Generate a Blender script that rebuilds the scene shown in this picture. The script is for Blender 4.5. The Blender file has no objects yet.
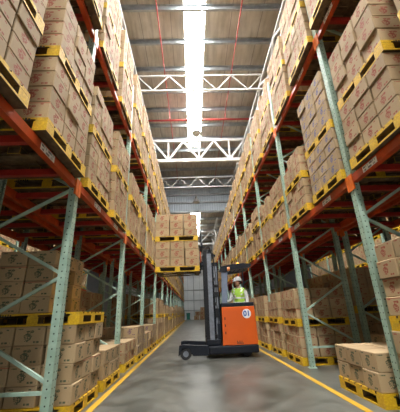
import bpy, bmesh, math, random
from mathutils import Vector, Matrix
from mathutils.bvhtree import BVHTree
rnd = random.Random(7)
S = bpy.context.scene
COL = S.collection

# ------------------------------------------------------------------ helpers
def link(o):
    COL.objects.link(o); return o

class MB:
    """collects boxes, bars, tubes and lathes; build() links them as one mesh object"""
    def __init__(self):
        self.v, self.f, self.m, self.uv = [], [], [], []
    def face(self, pts, mi=0, uv=None):
        b = len(self.v); self.v.extend(tuple(p) for p in pts)
        self.f.append(tuple(range(b, b + len(pts)))); self.m.append(mi); self.uv.append(uv)
    def hexa(self, c, mi=0, uvs=None, mis=None):
        # c: 8 corners, index = x + 2*y + 4*z
        b = len(self.v); self.v.extend(tuple(p) for p in c)
        F = ((0, 1, 5, 4), (1, 3, 7, 5), (3, 2, 6, 7), (2, 0, 4, 6), (4, 5, 7, 6), (2, 3, 1, 0))  # -y +x +y -x top bottom
        for i, q in enumerate(F):
            self.f.append(tuple(b + k for k in q)); self.m.append(mis[i] if mis else mi)
            self.uv.append(uvs[i] if uvs else ((0, 0), (1, 0), (1, 1), (0, 1)))
    def box(self, x0, x1, y0, y1, z0, z1, mi=0, uvs=None, mis=None, M=None):
        c = [Vector((x, y, z)) for z in (z0, z1) for y in (y0, y1) for x in (x0, x1)]
        if M is not None: c = [M @ p for p in c]
        self.hexa(c, mi, uvs, mis)
    def bar(self, a, b, w, h, up=(0, 0, 1), mi=0):
        a, b = Vector(a), Vector(b); d = (b - a).normalized(); u = Vector(up)
        if abs(d.dot(u)) > .98: u = Vector((1, 0, 0))
        s = d.cross(u).normalized(); u = s.cross(d).normalized()
        c = [p + s * (i * w / 2) + u * (k * h / 2) for k in (-1, 1) for p in (a, b) for i in (-1, 1)]
        self.hexa(c, mi)
    def tube(self, pts, r, n=8, mi=0):
        pts = [Vector(p) for p in pts]; rings = []
        prev = None
        for i, p in enumerate(pts):
            d = ((pts[min(i + 1, len(pts) - 1)] - pts[max(i - 1, 0)])).normalized()
            u = prev if prev is not None and abs(prev.dot(d)) < .95 else (Vector((0, 0, 1)) if abs(d.z) < .9 else Vector((1, 0, 0)))
            s = d.cross(u).normalized(); u = s.cross(d).normalized(); prev = u
            b = len(self.v)
            self.v.extend(tuple(p + (s * math.cos(t) + u * math.sin(t)) * r) for t in [2 * math.pi * k / n for k in range(n)])
            rings.append(b)
        for a, b in zip(rings, rings[1:]):
            for k in range(n):
                self.f.append((a + k, a + (k + 1) % n, b + (k + 1) % n, b + k)); self.m.append(mi); self.uv.append(None)
        self.f.append(tuple(range(rings[0], rings[0] + n))[::-1]); self.m.append(mi); self.uv.append(None)
        self.f.append(tuple(range(rings[-1], rings[-1] + n))); self.m.append(mi); self.uv.append(None)
    def lathe(self, prof, c, axis='z', n=20, mi=0):
        rings = []
        for r, h in prof:
            b = len(self.v)
            for k in range(n):
                t = 2 * math.pi * k / n; p = (r * math.cos(t), r * math.sin(t), h)
                if axis == 'y': p = (p[0], p[2], p[1])
                if axis == 'x': p = (p[2], p[0], p[1])
                self.v.append((c[0] + p[0], c[1] + p[1], c[2] + p[2]))
            rings.append(b)
        for a, b in zip(rings, rings[1:]):
            for k in range(n):
                self.f.append((a + k, a + (k + 1) % n, b + (k + 1) % n, b + k)); self.m.append(mi); self.uv.append(None)
        for b in (rings[0], rings[-1]):
            self.f.append(tuple(range(b, b + n))); self.m.append(mi); self.uv.append(None)
    def prism(self, pts, y0, y1, mi=0):
        # outline in x,z, extruded along y
        n = len(pts); b = len(self.v)
        self.v.extend((x, y0, z) for x, z in pts); self.v.extend((x, y1, z) for x, z in pts)
        self.f.append(tuple(range(b, b + n))); self.f.append(tuple(range(b + n, b + 2 * n))[::-1])
        for k in range(n): self.f.append((b + k, b + n + k, b + n + (k + 1) % n, b + (k + 1) % n))
        for _ in range(n + 2): self.m.append(mi); self.uv.append(None)
    def mesh(self, name, mats, smooth=False, fix=False, bevel=0):
        me = bpy.data.meshes.new(name)
        me.from_pydata(self.v, [], self.f)
        for m in (mats if isinstance(mats, (list, tuple)) else [mats]): me.materials.append(m)
        me.polygons.foreach_set('material_index', self.m)
        if any(u is not None for u in self.uv):
            ul = me.uv_layers.new(name='UVMap')
            flat = []
            for f, u in zip(self.f, self.uv):
                for k in range(len(f)): flat.extend(u[k] if u is not None else (0.0, 0.0))
            ul.data.foreach_set('uv', flat)
        if fix or bevel:
            bm = bmesh.new(); bm.from_mesh(me)
            if fix: bmesh.ops.recalc_face_normals(bm, faces=bm.faces)
            if bevel:
                bmesh.ops.bevel(bm, geom=[e for e in bm.edges if e.calc_face_angle(0) > .6], offset=bevel, segments=2, profile=.6, affect='EDGES', clamp_overlap=True)
            bm.to_mesh(me); bm.free()
        if smooth:
            me.polygons.foreach_set('use_smooth', [True] * len(me.polygons))
        me.update()
        return me
    def build(self, name, mats, parent=None, **kw):
        return put(name, self.mesh(name, mats, **kw), parent)

def put(name, me, parent=None, loc=None):
    o = link(bpy.data.objects.new(name, me))
    if parent is not None: o.parent = parent
    if loc is not None: o.location = loc
    return o

def tag(o, label, cat, group=None, kind=None):
    o['label'] = label; o['category'] = cat
    if group: o['group'] = group
    if kind: o['kind'] = kind
    return o

def thing(name, label, cat, loc=(0, 0, 0), group=None):
    o = link(bpy.data.objects.new(name, None)); o.location = loc; o.empty_display_size = .1
    return tag(o, label, cat, group)

def struct(o, label=None, cat=None):
    o['kind'] = 'structure'
    if label: o['label'] = label
    if cat: o['category'] = cat
    return o

ONES = 'zeroth first second third fourth fifth sixth seventh eighth ninth tenth eleventh twelfth thirteenth fourteenth fifteenth sixteenth seventeenth eighteenth nineteenth'.split()
TENS = {2: 'twent', 3: 'thirt', 4: 'fort', 5: 'fift', 6: 'sixt', 7: 'sevent', 8: 'eight', 9: 'ninet'}
def nth(n):
    if n < 20: return ONES[n]
    return TENS[n // 10] + ('ieth' if n % 10 == 0 else 'y-' + ONES[n % 10])

# ------------------------------------------------------------------ materials
class NT:
    def __init__(self, name):
        self.mat = bpy.data.materials.new(name); self.mat.use_nodes = True
        self.t = self.mat.node_tree; self.b = self.t.nodes['Principled BSDF']
    def n(self, kind, **kw):
        x = self.t.nodes.new(kind)
        for k, v in kw.items(): setattr(x, k, v)
        return x
    def put(self, sock, v):
        if isinstance(v, bpy.types.NodeSocket): self.t.links.new(v, sock)
        else: sock.default_value = v
    def math(self, op, a, b=None, c=None):
        x = self.n('ShaderNodeMath', operation=op)
        self.put(x.inputs[0], a)
        if b is not None: self.put(x.inputs[1], b)
        if c is not None: self.put(x.inputs[2], c)
        return x.outputs[0]
    def mix(self, f, a, b):
        x = self.n('ShaderNodeMix', data_type='RGBA')
        self.put(x.inputs[0], f); self.put(x.inputs[6], a); self.put(x.inputs[7], b)
        return x.outputs[2]
    def noise(self, scale, detail=3, vec=None, rough=.55):
        x = self.n('ShaderNodeTexNoise'); x.inputs['Scale'].default_value = scale
        x.inputs['Detail'].default_value = detail; x.inputs['Roughness'].default_value = rough
        if vec is not None: self.put(x.inputs['Vector'], vec)
        return x.outputs['Fac']
    def ramp(self, f, a, b):
        x = self.n('ShaderNodeMapRange'); x.interpolation_type = 'SMOOTHSTEP'
        self.put(x.inputs[0], f); x.inputs[1].default_value = a; x.inputs[2].default_value = b
        return x.outputs[0]
    def obj(self): return self.n('ShaderNodeTexCoord').outputs['Object']
    def uv(self): return self.n('ShaderNodeTexCoord').outputs['UV']
    def sep(self, v):
        x = self.n('ShaderNodeSeparateXYZ'); self.put(x.inputs[0], v); return x.outputs
    def comb(self, x_, y_, z_):
        x = self.n('ShaderNodeCombineXYZ'); self.put(x.inputs[0], x_); self.put(x.inputs[1], y_); self.put(x.inputs[2], z_); return x.outputs[0]
    def set(self, **kw):
        for k, v in kw.items(): self.put(self.b.inputs[k.replace('_', ' ')], v)
    def bump(self, h, dist=.01, strength=.4):
        x = self.n('ShaderNodeBump'); x.inputs['Strength'].default_value = strength; x.inputs['Distance'].default_value = dist
        self.put(x.inputs['Height'], h); self.t.links.new(x.outputs[0], self.b.inputs['Normal'])

def c4(c): return (c[0], c[1], c[2], 1)

def plain(name, col, rough=.5, metal=0, worn=.12, scale=14, spec=None):
    m = NT(name)
    f = m.noise(scale, 4, m.obj())
    k = m.ramp(f, .35, .7)
    m.set(Base_Color=m.mix(k, c4([x * (1 - worn) for x in col]), c4([min(1, x * (1 + worn)) for x in col])), Roughness=rough, Metallic=metal)
    if spec is not None: m.b.inputs['Specular IOR Level'].default_value = spec
    return m.mat

def box_mask(m, u, v, u0, u1, v0, v1):
    a = m.math('MULTIPLY', m.math('GREATER_THAN', u, u0), m.math('LESS_THAN', u, u1))
    b = m.math('MULTIPLY', m.math('GREATER_THAN', v, v0), m.math('LESS_THAN', v, v1))
    return m.math('MULTIPLY', a, b)

def ell(m, u, v, cu, cv, ru, rv):
    a = m.math('DIVIDE', m.math('SUBTRACT', u, cu), ru); b = m.math('DIVIDE', m.math('SUBTRACT', v, cv), rv)
    return m.math('SQRT', m.math('ADD', m.math('MULTIPLY', a, a), m.math('MULTIPLY', b, b)))

def carton_mat(name, ink):
    m = NT(name)
    s = m.sep(m.uv()); u, v = s[0], s[1]
    obj_r = m.n('ShaderNodeObjectInfo').outputs['Random']
    isl = m.n('ShaderNodeNewGeometry').outputs['Random Per Island']
    r = m.math('FRACT', m.math('ADD', obj_r, isl))
    # kraft board with a fine grain and a different tone for each box
    grain = m.noise(60, 3, m.obj())
    base = m.mix(r, (.34, .240, .132, 1), (.465, .340, .195, 1))
    base = m.mix(m.math('MULTIPLY', grain, .25), base, (.20, .125, .065, 1))
    # emblem: a striped round fruit-like shape with a small leaf, a caption and a maker's line
    d1 = ell(m, u, v, .43, .44, .135, .23)
    blot = m.math('GREATER_THAN', m.noise(1.0, 3, m.comb(m.math('MULTIPLY', u, 24), m.math('MULTIPLY', v, 13), 3.7)), .43)
    rag = m.math('MULTIPLY', m.math('SUBTRACT', m.noise(1.0, 2, m.comb(m.math('MULTIPLY', u, 13), m.math('MULTIPLY', v, 9), 8.1)), .5), 1.1)
    body = m.math('MULTIPLY', m.math('LESS_THAN', m.math('ADD', d1, rag), 1), blot)
    leaf = m.math('LESS_THAN', ell(m, u, v, .565, .73, .06, .075), 1)
    leaf2 = m.math('LESS_THAN', ell(m, u, v, .45, .74, .085, .045), 1)
    stem = box_mask(m, u, v, .49, .515, .58, .80)
    n1 = m.n('ShaderNodeTexWhiteNoise', noise_dimensions='1D'); m.put(n1.inputs['W'], m.math('FLOOR', m.math('MULTIPLY', u, 46)))
    dash = m.math('GREATER_THAN', n1.outputs['Value'], .3)
    t1 = m.math('MULTIPLY', box_mask(m, u, v, .64, .92, .12, .22), dash)
    t2 = m.math('MULTIPLY', box_mask(m, u, v, .07, .25, .84, .90), dash)
    t3 = m.math('MULTIPLY', box_mask(m, u, v, .74, .92, .82, .89), dash)
    mark = body
    for q in (leaf, leaf2, stem, t1, t2, t3): mark = m.math('MAXIMUM', mark, q)
    mark = m.math('MULTIPLY', mark, m.math('MULTIPLY', m.ramp(m.noise(26, 2, m.obj()), .25, .45), .8))
    base = m.mix(mark, base, c4(ink))
    # some boxes are closed with a coloured tape just under the top edge
    tape = m.math('MULTIPLY', box_mask(m, u, v, 0, 1, .90, .955), m.math('GREATER_THAN', r, .9))
    base = m.mix(m.math('MULTIPLY', tape, .7), base, (.36, .07, .045, 1))
    # clear tape along the flap seam on top and bottom
    seam = box_mask(m, u, v, 2, 3, .46, .54)
    slit = box_mask(m, u, v, 2, 3, .493, .507)
    base = m.mix(m.math('MULTIPLY', seam, .35), base, (.5, .38, .25, 1))
    base = m.mix(m.math('MULTIPLY', slit, .7), base, (.10, .07, .04, 1))
    m.set(Base_Color=base, Roughness=.72)
    m.b.inputs['Specular IOR Level'].default_value = .25
    m.bump(grain, .002, .3)
    return m.mat

INK = dict(red=(.26, .022, .018), green=(.015, .06, .035), blue=(.05, .09, .26), purple=(.10, .045, .13))
CART = {k: carton_mat('carton_' + k, v) for k, v in INK.items()}
CKEYS = list(CART)

def yellow_mat():
    m = NT('pallet_yellow_paint')
    o = m.obj()
    w = m.ramp(m.noise(9, 5, o), .55, .78)
    f = m.ramp(m.noise(40, 3, o), .35, .75)
    y = m.mix(f, (.56, .33, .006, 1), (.72, .46, .012, 1))
    m.set(Base_Color=m.mix(m.math('MULTIPLY', w, .65), y, (.25, .17, .05, 1)), Roughness=.55)
    return m.mat
YEL = yellow_mat()
WOOD = plain('pallet_bare_wood', (.13, .083, .042), .8, worn=.35, scale=9)
STENCIL = plain('stencil_black', (.03, .025, .02), .7)

def post_mat():
    m = NT('upright_green_steel')
    s = m.sep(m.obj())
    # punched slots, two columns up the posts
    z = m.math('FRACT', m.math('MULTIPLY', s[2], 1 / .075))
    y = m.math('ABSOLUTE', s[1])
    dz = m.math('MULTIPLY', m.math('SUBTRACT', z, .5), .075)
    dy = m.math('SUBTRACT', y, .028)
    x = m.math('ABSOLUTE', s[0])
    dx = m.math('SUBTRACT', x, .0)
    def hole(d): return m.math('LESS_THAN', m.math('SQRT', m.math('ADD', m.math('MULTIPLY', d, d), m.math('MULTIPLY', dz, dz))), .0085)
    nrm = m.sep(m.n('ShaderNodeNewGeometry').outputs['True Normal'])
    onx = m.math('GREATER_THAN', m.math('ABSOLUTE', nrm[0]), .7); ony = m.math('GREATER_THAN', m.math('ABSOLUTE', nrm[1]), .7)
    h = m.math('MAXIMUM', m.math('MULTIPLY', hole(dy), onx), m.math('MULTIPLY', hole(dx), ony))
    f = m.ramp(m.noise(7, 4, m.obj()), .35, .7)
    base = m.mix(f, (.255, .375, .295, 1), (.36, .49, .40, 1))
    m.set(Base_Color=m.mix(h, base, (.02, .025, .022, 1)), Roughness=.42)
    return m.mat
POST = post_mat()
GREEN = plain('brace_green_steel', (.35, .49, .40), .42, worn=.15, scale=6)
ORANGE = plain('beam_orange_steel', (.50, .058, .007), .46, worn=.18, scale=5)
CONN = plain('connector_orange_steel', (.80, .165, .018), .4, worn=.15)
RED = plain('support_bar_red_steel', (.36, .022, .014), .42, worn=.2, scale=5)

def label_mat():
    m = NT('location_label_print')
    s = m.sep(m.uv()); u, v = s[0], s[1]
    row = m.math('FLOOR', m.math('MULTIPLY', v, 2))
    n1 = m.n('ShaderNodeTexWhiteNoise', noise_dimensions='2D'); m.put(n1.inputs['Vector'], m.comb(m.math('FLOOR', m.math('MULTIPLY', u, 26)), row, 0))
    k = m.math('GREATER_THAN', n1.outputs['Value'], .42)
    vv = m.math('FRACT', m.math('MULTIPLY', v, 2))
    k = m.math('MULTIPLY', k, box_mask(m, u, vv, .06, .94, .2, .8))
    m.set(Base_Color=m.mix(m.math('MULTIPLY', k, .85), (.85, .85, .82, 1), (.10, .10, .11, 1)), Roughness=.4)
    return m.mat
LABEL = label_mat()

# ------------------------------------------------------------------ camera
fpx = 285.215
pit, yaw, rol = math.radians(20.397), math.radians(1.886), math.radians(2.293)
B = Matrix(((1, 0, 0), (0, math.sin(pit), -math.cos(pit)), (0, math.cos(pit), math.sin(pit))))
Yw = Matrix(((math.cos(yaw), -math.sin(yaw), 0), (math.sin(yaw), math.cos(yaw), 0), (0, 0, 1)))
Rr = Matrix(((math.cos(rol), math.sin(rol), 0), (-math.sin(rol), math.cos(rol), 0), (0, 0, 1)))
CM = Rr @ B @ Yw
right, down, fwd = CM[0], CM[1], CM[2]
EYE = Vector((0, 0, 1.1))
cd = bpy.data.cameras.new('camera'); cd.lens = 36 * fpx / 412; cd.sensor_width = 36; cd.clip_end = 200; cd.clip_start = .05
cam = link(bpy.data.objects.new('camera', cd))
R3 = Matrix((right, -down, -fwd)).transposed()
cam.matrix_world = Matrix.Translation(EYE) @ R3.to_4x4()
S.camera = cam
def pixel_ray(x, y): return (right * (x - 200) + down * (y - 206) + fwd * fpx).normalized()

# ------------------------------------------------------------------ the building
ROOF, LOW = 12.0, 9.0
YSTEP, YEND, YBACK = 22.6, 49.5, -9.0
XW0, XW1 = -13.0, 14.0

def floor_mat():
    m = NT('polished_concrete')
    o = m.obj()
    a = m.ramp(m.noise(.8, 8, o, .68), .34, .68); b = m.ramp(m.noise(3.2, 5, o, .65), .35, .75)
    s = m.sep(o)
    st = m.noise(1.0, 4, m.comb(m.math('MULTIPLY', s[0], 2.2), m.math('MULTIPLY', s[1], .6), 0))
    col = m.mix(a, (.040, .042, .035, 1), (.130, .130, .114, 1))
    col = m.mix(m.math('MULTIPLY', b, .55), col, (.13, .13, .113, 1))
    col = m.mix(m.math('MULTIPLY', m.ramp(st, .35, .8), .3), col, (.06, .059, .056, 1))
    jt = m.math('LESS_THAN', m.math('ABSOLUTE', m.math('SUBTRACT', m.math('FRACT', m.math('MULTIPLY', s[1], 1 / 5.0)), .5)), .0012)
    col = m.mix(m.math('MULTIPLY', jt, .6), col, (.06, .06, .06, 1))
    m.set(Base_Color=col, Roughness=m.math('ADD', m.math('MULTIPLY', b, .12), .28))
    m.b.inputs['Specular IOR Level'].default_value = .42
    return m.mat
mb = MB(); mb.box(XW0, XW1, YBACK, YEND, -.2, 0)
struct(mb.build('floor', floor_mat()))
def line_mat():
    m = NT('floor_line_yellow'); o = m.obj()
    w = m.ramp(m.noise(11, 5, o), .56, .75)
    m.set(Base_Color=m.mix(m.math('MULTIPLY', w, .6), (.50, .29, .018, 1), (.22, .17, .09, 1)), Roughness=.45)
    return m.mat
LINE = line_mat()
for i, x in enumerate((-1.34, 1.90)):
    mb = MB(); mb.box(x - .042, x + .042, -2, 46.5, .0005, .003)
    struct(mb.build('trim_%d' % (i + 1), LINE))

def roof_mat():
    m = NT('roof_insulation_foil'); o = m.obj(); s = m.sep(o)
    a = m.ramp(m.noise(.8, 5, o), .3, .75)
    st = m.ramp(m.noise(1.0, 4, m.comb(m.math('MULTIPLY', s[0], 6), m.math('MULTIPLY', s[1], .7), 0)), .35, .75)
    col = m.mix(a, (.46, .41, .335, 1), (.64, .60, .53, 1))
    col = m.mix(m.math('MULTIPLY', st, .5), col, (.22, .19, .15, 1))
    seam = m.math('LESS_THAN', m.math('ABSOLUTE', m.math('SUBTRACT', m.math('FRACT', m.math('MULTIPLY', s[0], 1 / 1.2)), .5)), .012)
    col = m.mix(m.math('MULTIPLY', seam, .6), col, (.12, .11, .10, 1))
    m.set(Base_Color=col, Roughness=.38, Metallic=.12)
    m.bump(m.noise(3.0, 4, o), .03, .5)
    return m.mat
RM = roof_mat()
def sheet_mat():
    m = NT('corrugated_sheet'); s = m.sep(m.obj())
    w = m.math('SINE', m.math('MULTIPLY', s[0], 2 * math.pi / .2))
    f = m.ramp(m.noise(.9, 4, m.obj()), .3, .75)
    m.set(Base_Color=m.mix(f, (.44, .52, .60, 1), (.56, .64, .71, 1)), Roughness=.4, Metallic=.1)
    m.bump(w, .02, .5)
    return m.mat
SHEET = sheet_mat()
WALLM = plain('pale_wall_panel', (.30, .31, .32), .6, worn=.06, scale=2)
STEEL = plain('galvanised_steel', (.36, .39, .41), .42, .3, worn=.12, scale=5)
WHITE = plain('white_truss_paint', (.56, .56, .55), .45, worn=.07, scale=4)
PIPE = plain('red_sprinkler_pipe', (.40, .05, .045), .4, worn=.12)

def sky_mat(name, e):
    m = NT(name); m.set(Base_Color=(.8, .8, .8, 1), Emission_Color=(1, .985, .95, 1), Emission_Strength=e, Roughness=.4)
    return m.mat
SKYM = sky_mat('daylit_skylight_sheet', 80.0)
SKYLOW = sky_mat('dim_skylight_sheet', 22.0)  # weaker emission, set so the area under the low roof stays dim
YSKY = 17.3
# roof sheets between the skylight strips
strips = [(-.07, .75)]
mb = MB(); xs = [XW0] + [v for s in strips for v in s] + [XW1]
for i in range(0, len(xs), 2):
    mb.box(xs[i], xs[i + 1], YBACK, YSKY, ROOF, ROOF + .08)
    mb.box(xs[i], xs[i + 1], YSTEP + .1, YEND, LOW, LOW + .08)
for y0, y1 in ((31.0, 41.0), (46.0, YEND)): mb.box(-.07, .75, y0, y1, LOW, LOW + .08)
mb.box(XW0, XW1, YSKY, YSTEP + .1, ROOF, ROOF + .08)
struct(mb.build('ceiling', RM))
n = 0
for (a, b) in strips:
    for (y0, y1, z) in ((YBACK, YSKY, ROOF + .01), (YSTEP + .12, 31.0, LOW + .01), (41.0, 46.0, LOW + .01)):
        n += 1; mb = MB()
        mb.box(a + .004, b - .004, y0, y1, z, z + .03)
        struct(mb.build('window_%d' % n, SKYM if z > LOW + 1 else SKYLOW))
# walls
mb = MB(); mb.box(XW0 - .2, XW0, YBACK, YEND, 0, ROOF); struct(mb.build('wall_left', WALLM))
mb = MB(); mb.box(XW1, XW1 + .2, YBACK, YEND, 0, ROOF); struct(mb.build('wall_right', WALLM))
def endwall_mat():
    m = NT('end_wall_panels'); s = m.sep(m.obj())
    a = m.math('LESS_THAN', m.math('FRACT', m.math('MULTIPLY', s[0], 1 / 1.0)), .04)
    f = m.ramp(m.noise(.7, 4, m.obj()), .3, .7)
    col = m.mix(f, (.66, .70, .72, 1), (.76, .79, .80, 1))
    m.set(Base_Color=m.mix(m.math('MULTIPLY', a, .6), col, (.2, .22, .24, 1)), Roughness=.55)
    return m.mat
mb = MB(); mb.box(XW0, XW1, YEND, YEND + .2, 0, LOW + .1); struct(mb.build('wall_far', endwall_mat()))
for i, z in enumerate((1.35, 2.9, 4.5)):
    mb = MB(); mb.box(XW0, XW1, YEND - .12, YEND - .005, z, z + .12); struct(mb.build('trim_%d' % (i + 3), STEEL))
mb = MB(); mb.box(-.06, .06, YEND - .14, YEND - .122, 0, LOW - .2); struct(mb.build('trim_6', STEEL))
mb = MB(); mb.box(XW0, XW1, YSTEP, YSTEP + .08, LOW - .1, ROOF - .005); struct(mb.build('wall_clerestory', SHEET))
for i, z in enumerate((8.92, 9.75, 10.45, 11.15)):
    mb = MB(); mb.box(XW0, XW1, YSTEP - .14, YSTEP - .005, z, z + .13); struct(mb.build('trim_%d' % (i + 7), STEEL))
# dock wall behind the camera with two tall open loading doors
mb = MB()
for x0, x1, z0, z1 in ((XW0, -5.5, 0, ROOF), (-5.5, 6.5, 6.0, ROOF), (6.5, XW1, 0, ROOF)): mb.box(x0, x1, YBACK - .2, YBACK, z0, z1)
struct(mb.build('wall_dock', WALLM))

# purlins under the roof
def zsec(mb_, y, x0, x1, z, h=.2):
    mb_.box(x0, x1, y - .012, y + .012, z - h, z)
    mb_.box(x0, x1, y - .075, y - .0125, z - .022, z); mb_.box(x0, x1, y + .0125, y + .075, z - h, z - h + .022)
k = 0
y = .30
while y < YSTEP - .6:
    mb = MB(); zsec(mb, y, XW0 + .05, XW1 - .05, ROOF - .004)
    k += 1
    tag(mb.build('roof_purlin', STEEL), 'grey steel roof purlin over the aisle, %s from the camera' % nth(k), 'purlin', 'purlins under the high roof')
    y += 1.44
k = 0
y = YSTEP + 1.6
while y < YEND - 1:
    mb = MB(); zsec(mb, y, XW0 + .05, XW1 - .05, LOW - .004); k += 1
    tag(mb.build('roof_purlin', STEEL), 'grey steel purlin under the lower roof far away, %s beyond the sheet wall' % nth(k), 'purlin', 'purlins under the low roof')
    y += 2.0

def truss(name, label, y, z0, z1, x0, x1, w, nweb, m, posts=False, along='x', cat='truss'):
    t = thing(name, label, cat, ((x0 + x1) / 2 if along == 'x' else y, y if along == 'x' else (x0 + x1) / 2, z0))
    L = (x1 - x0) / 2
    P = (lambda s, z: (s, 0, z)) if along == 'x' else (lambda s, z: (0, s, z))
    H = z1 - z0
    a = MB(); a.bar(P(-L, H), P(L, H), w, w); a.build('top_chord', m, t)
    a = MB(); a.bar(P(-L, 0), P(L, 0), w * 1.15, w * 1.15); a.build('bottom_chord', m, t)
    st = 2 * L / nweb
    for i in range(nweb):
        s0, s1 = -L + i * st, -L + (i + 1) * st
        za, zb = (H - w / 2, w / 2) if i % 2 == 0 else (w / 2, H - w / 2)
        a = MB(); a.bar(P(s0 + .02, za), P(s1 - .02, zb), w * .72, w * .72, up=(0, 1, .01) if along == 'x' else (1, 0, .01)); a.build('web', m, t)
    if posts:
        for i in range(1, nweb, 2):
            s = -L + (i + (0 if i % 2 else 1)) * st
            for q in (s - st * .0,):
                a = MB(); a.bar(P(q, w / 2 + .06), P(q, H - w / 2), w * .55, w * .55); a.build('vertical', m, t)
    return t
TX0, TX1 = -2.15, 3.25
truss('roof_truss', 'slim white roof truss nearest overhead, crossing below the skylight', 9.63, 9.93, 10.72, TX0, TX1, .062, 8, WHITE)
truss('roof_truss', 'deep heavy white roof truss crossing the aisle, second overhead', 14.65, 9.38, 10.72, TX0, TX1, .17, 6, WHITE, posts=True)
truss('roof_truss', 'slim white zigzag truss just before the blue-grey sheet wall', 19.6, 9.93, 10.72, TX0, TX1, .07, 8, WHITE)
truss('roof_truss', 'white girder truss running along the aisle above the right rack', 3.30, 9.93, 10.72, .5, YSTEP - .3, .09, 18, WHITE, along='y')
truss('roof_truss', 'white girder truss running along the aisle above the left rack', -2.2, 9.93, 10.72, .5, YSTEP - .3, .09, 18, WHITE, along='y')
for i, yy in enumerate((27.5, 33.5, 40.0)):
    truss('roof_truss', 'white truss under the far low roof, %s past the sheet wall' % nth(i + 1), yy, 7.35, 8.6, -5.0, 6.4, .13, 10, WHITE)
truss('roof_truss', 'white girder truss beneath the far low roof beside the skylight', 2.2, 7.35, 8.6, YSTEP + .6, 48.5, .10, 14, WHITE, along='y')

# sprinkler pipes
for x, w in ((-1.05, 'left'), (2.05, 'right')):
    t = thing('sprinkler_pipe', 'thin red sprinkler pipe running along the roof on the %s of the skylight' % w, 'pipe', (x, 0, 11.55))
    a = MB(); a.tube([(0, .4, 0), (0, YSTEP - .4, 0)], .022); a.build('pipe_run', PIPE, t, smooth=True)
    for yy in (2.0, 5.2, 8.4, 11.6, 14.8, 18.0):
        a = MB(); a.lathe([(.012, -.09), (.03, -.085), (.03, -.075), (.01, -.05), (.012, -.018)], (0, yy, 0), n=8); a.build('sprinkler_head', PIPE, t)
        a = MB(); a.tube([(0, yy + .03, .024), (0, yy + .03, .24)], .006, 6); a.build('hanger_rod', STEEL, t)
t = thing('sprinkler_pipe', 'thick red sprinkler main crossing the aisle behind the first truss', 'pipe', (.5, 13.1, 11.05))
a = MB(); a.tube([(-4, 0, 0), (4.5, 0, 0)], .055, 10); a.build('pipe_run', PIPE, t, smooth=True)
for x in (-1.55, 1.55):
    a = MB(); a.tube([(x, 0, .06), (x, 0, .47)], .02, 6); a.build('riser', PIPE, t)
for x in (-3, 0, 3):
    a = MB(); a.tube([(x, .06, 0), (x, .06, .74)], .008, 6); a.build('hanger_rod', STEEL, t)

# high-bay lamps
LAMPM = plain('lamp_grey_aluminium', (.34, .33, .31), .35, .5)
GLASSM = plain('lamp_lens', (.6, .58, .52), .3)
def lamp(x, y, z, top, label, s=1.0):
    t = thing('pendant_lamp', label, 'lamp', (x, y, z), 'high bay lamps')
    a = MB(); a.lathe([(.27 * s, 0), (.26 * s, .05 * s), (.20 * s, .2 * s), (.10 * s, .3 * s), (.09 * s, .31 * s)], (0, 0, 0), n=24); a.build('reflector', LAMPM, t, smooth=True, fix=True)
    a = MB(); a.lathe([(.25 * s, -.015), (.25 * s, -.002)], (0, 0, 0), n=24); a.build('lens', GLASSM, t)
    a = MB(); a.lathe([(.085 * s, .312 * s), (.085 * s, .50 * s), (.03, .52 * s)], (0, 0, 0), n=14); a.build('ballast_housing', LAMPM, t, smooth=True, fix=True)
    a = MB(); a.tube([(0, 0, .52 * s), (0, 0, top - z)], .012, 6); a.build('rod', STEEL, t)
lamp(.42, 13.7, 10.55, ROOF, 'grey dome lamp hanging just before the deep truss')
lamp(.42, 21.3, 9.35, ROOF, 'grey dome lamp hanging in front of the blue-grey sheet wall')
lamp(.3, 36, 7.2, LOW, 'small dome lamp hanging under the far low roof')

# ------------------------------------------------------------------ racks: geometry constants
PY, PX, PH = 1.05, 1.16, .15           # pallet size along the aisle, across it, height
BB1, BB2, BH = 2.69, 5.37, .13         # bottoms of the two load beams, their height
SIDES = dict(
    left=dict(s=-1, x=1.545, y0=3.5, bay=2.79, front=1.465, floorfront=1.44, o1=.23, o2=1.60),
    right=dict(s=1, x=2.275, y0=3.58, bay=2.68, front=2.195, floorfront=2.10, o1=.10, o2=1.44))
DEPTH, GAPB = .98, .22
ROWX = (0, DEPTH + GAPB, 2 * DEPTH + GAPB + 3.6)      # the rack at the aisle, the one behind it, the one across the next aisle
PW, PD = .10, .09
ZTOP = 7.05

def post_mesh(h):
    m = MB()
    # open C-section with lips: web faces the aisle
    t = .006
    m.box(-PD / 2, -PD / 2 + t, -PW / 2, PW / 2, .012, h)
    m.box(-PD / 2 + t, PD / 2, -PW / 2, -PW / 2 + t, .012, h); m.box(-PD / 2 + t, PD / 2, PW / 2 - t, PW / 2, .012, h)
    m.box(PD / 2 - t, PD / 2, -PW / 2 + t, -PW / 2 + .03, .012, h); m.box(PD / 2 - t, PD / 2, PW / 2 - .03, PW / 2 - t, .012, h)
    return m.mesh('post', POST)
POSTME = {}
def pm(h):
    if h not in POSTME: POSTME[h] = post_mesh(h)
    return POSTME[h]
fm = MB(); fm.box(-.075, .075, -.0615, .0615, 0, .0118)
for a_ in (-.055, .055): fm.lathe([(.011, .0118), (.011, .026)], (a_, .0, 0), n=6)
FOOT = fm.mesh('foot_plate', GREEN)

def brace_obj(s, xf, zf, xb, zb, parent):
    m = MB(); m.bar((xf, 0, zf), (xb, 0, zb), .035, .034, up=(0, 1, 0)); return m.build('brace', GREEN, parent)

occ = []   # boxes that only hide things, for the count of what shows: (x0,x1,y0,y1,z0,z1)

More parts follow.
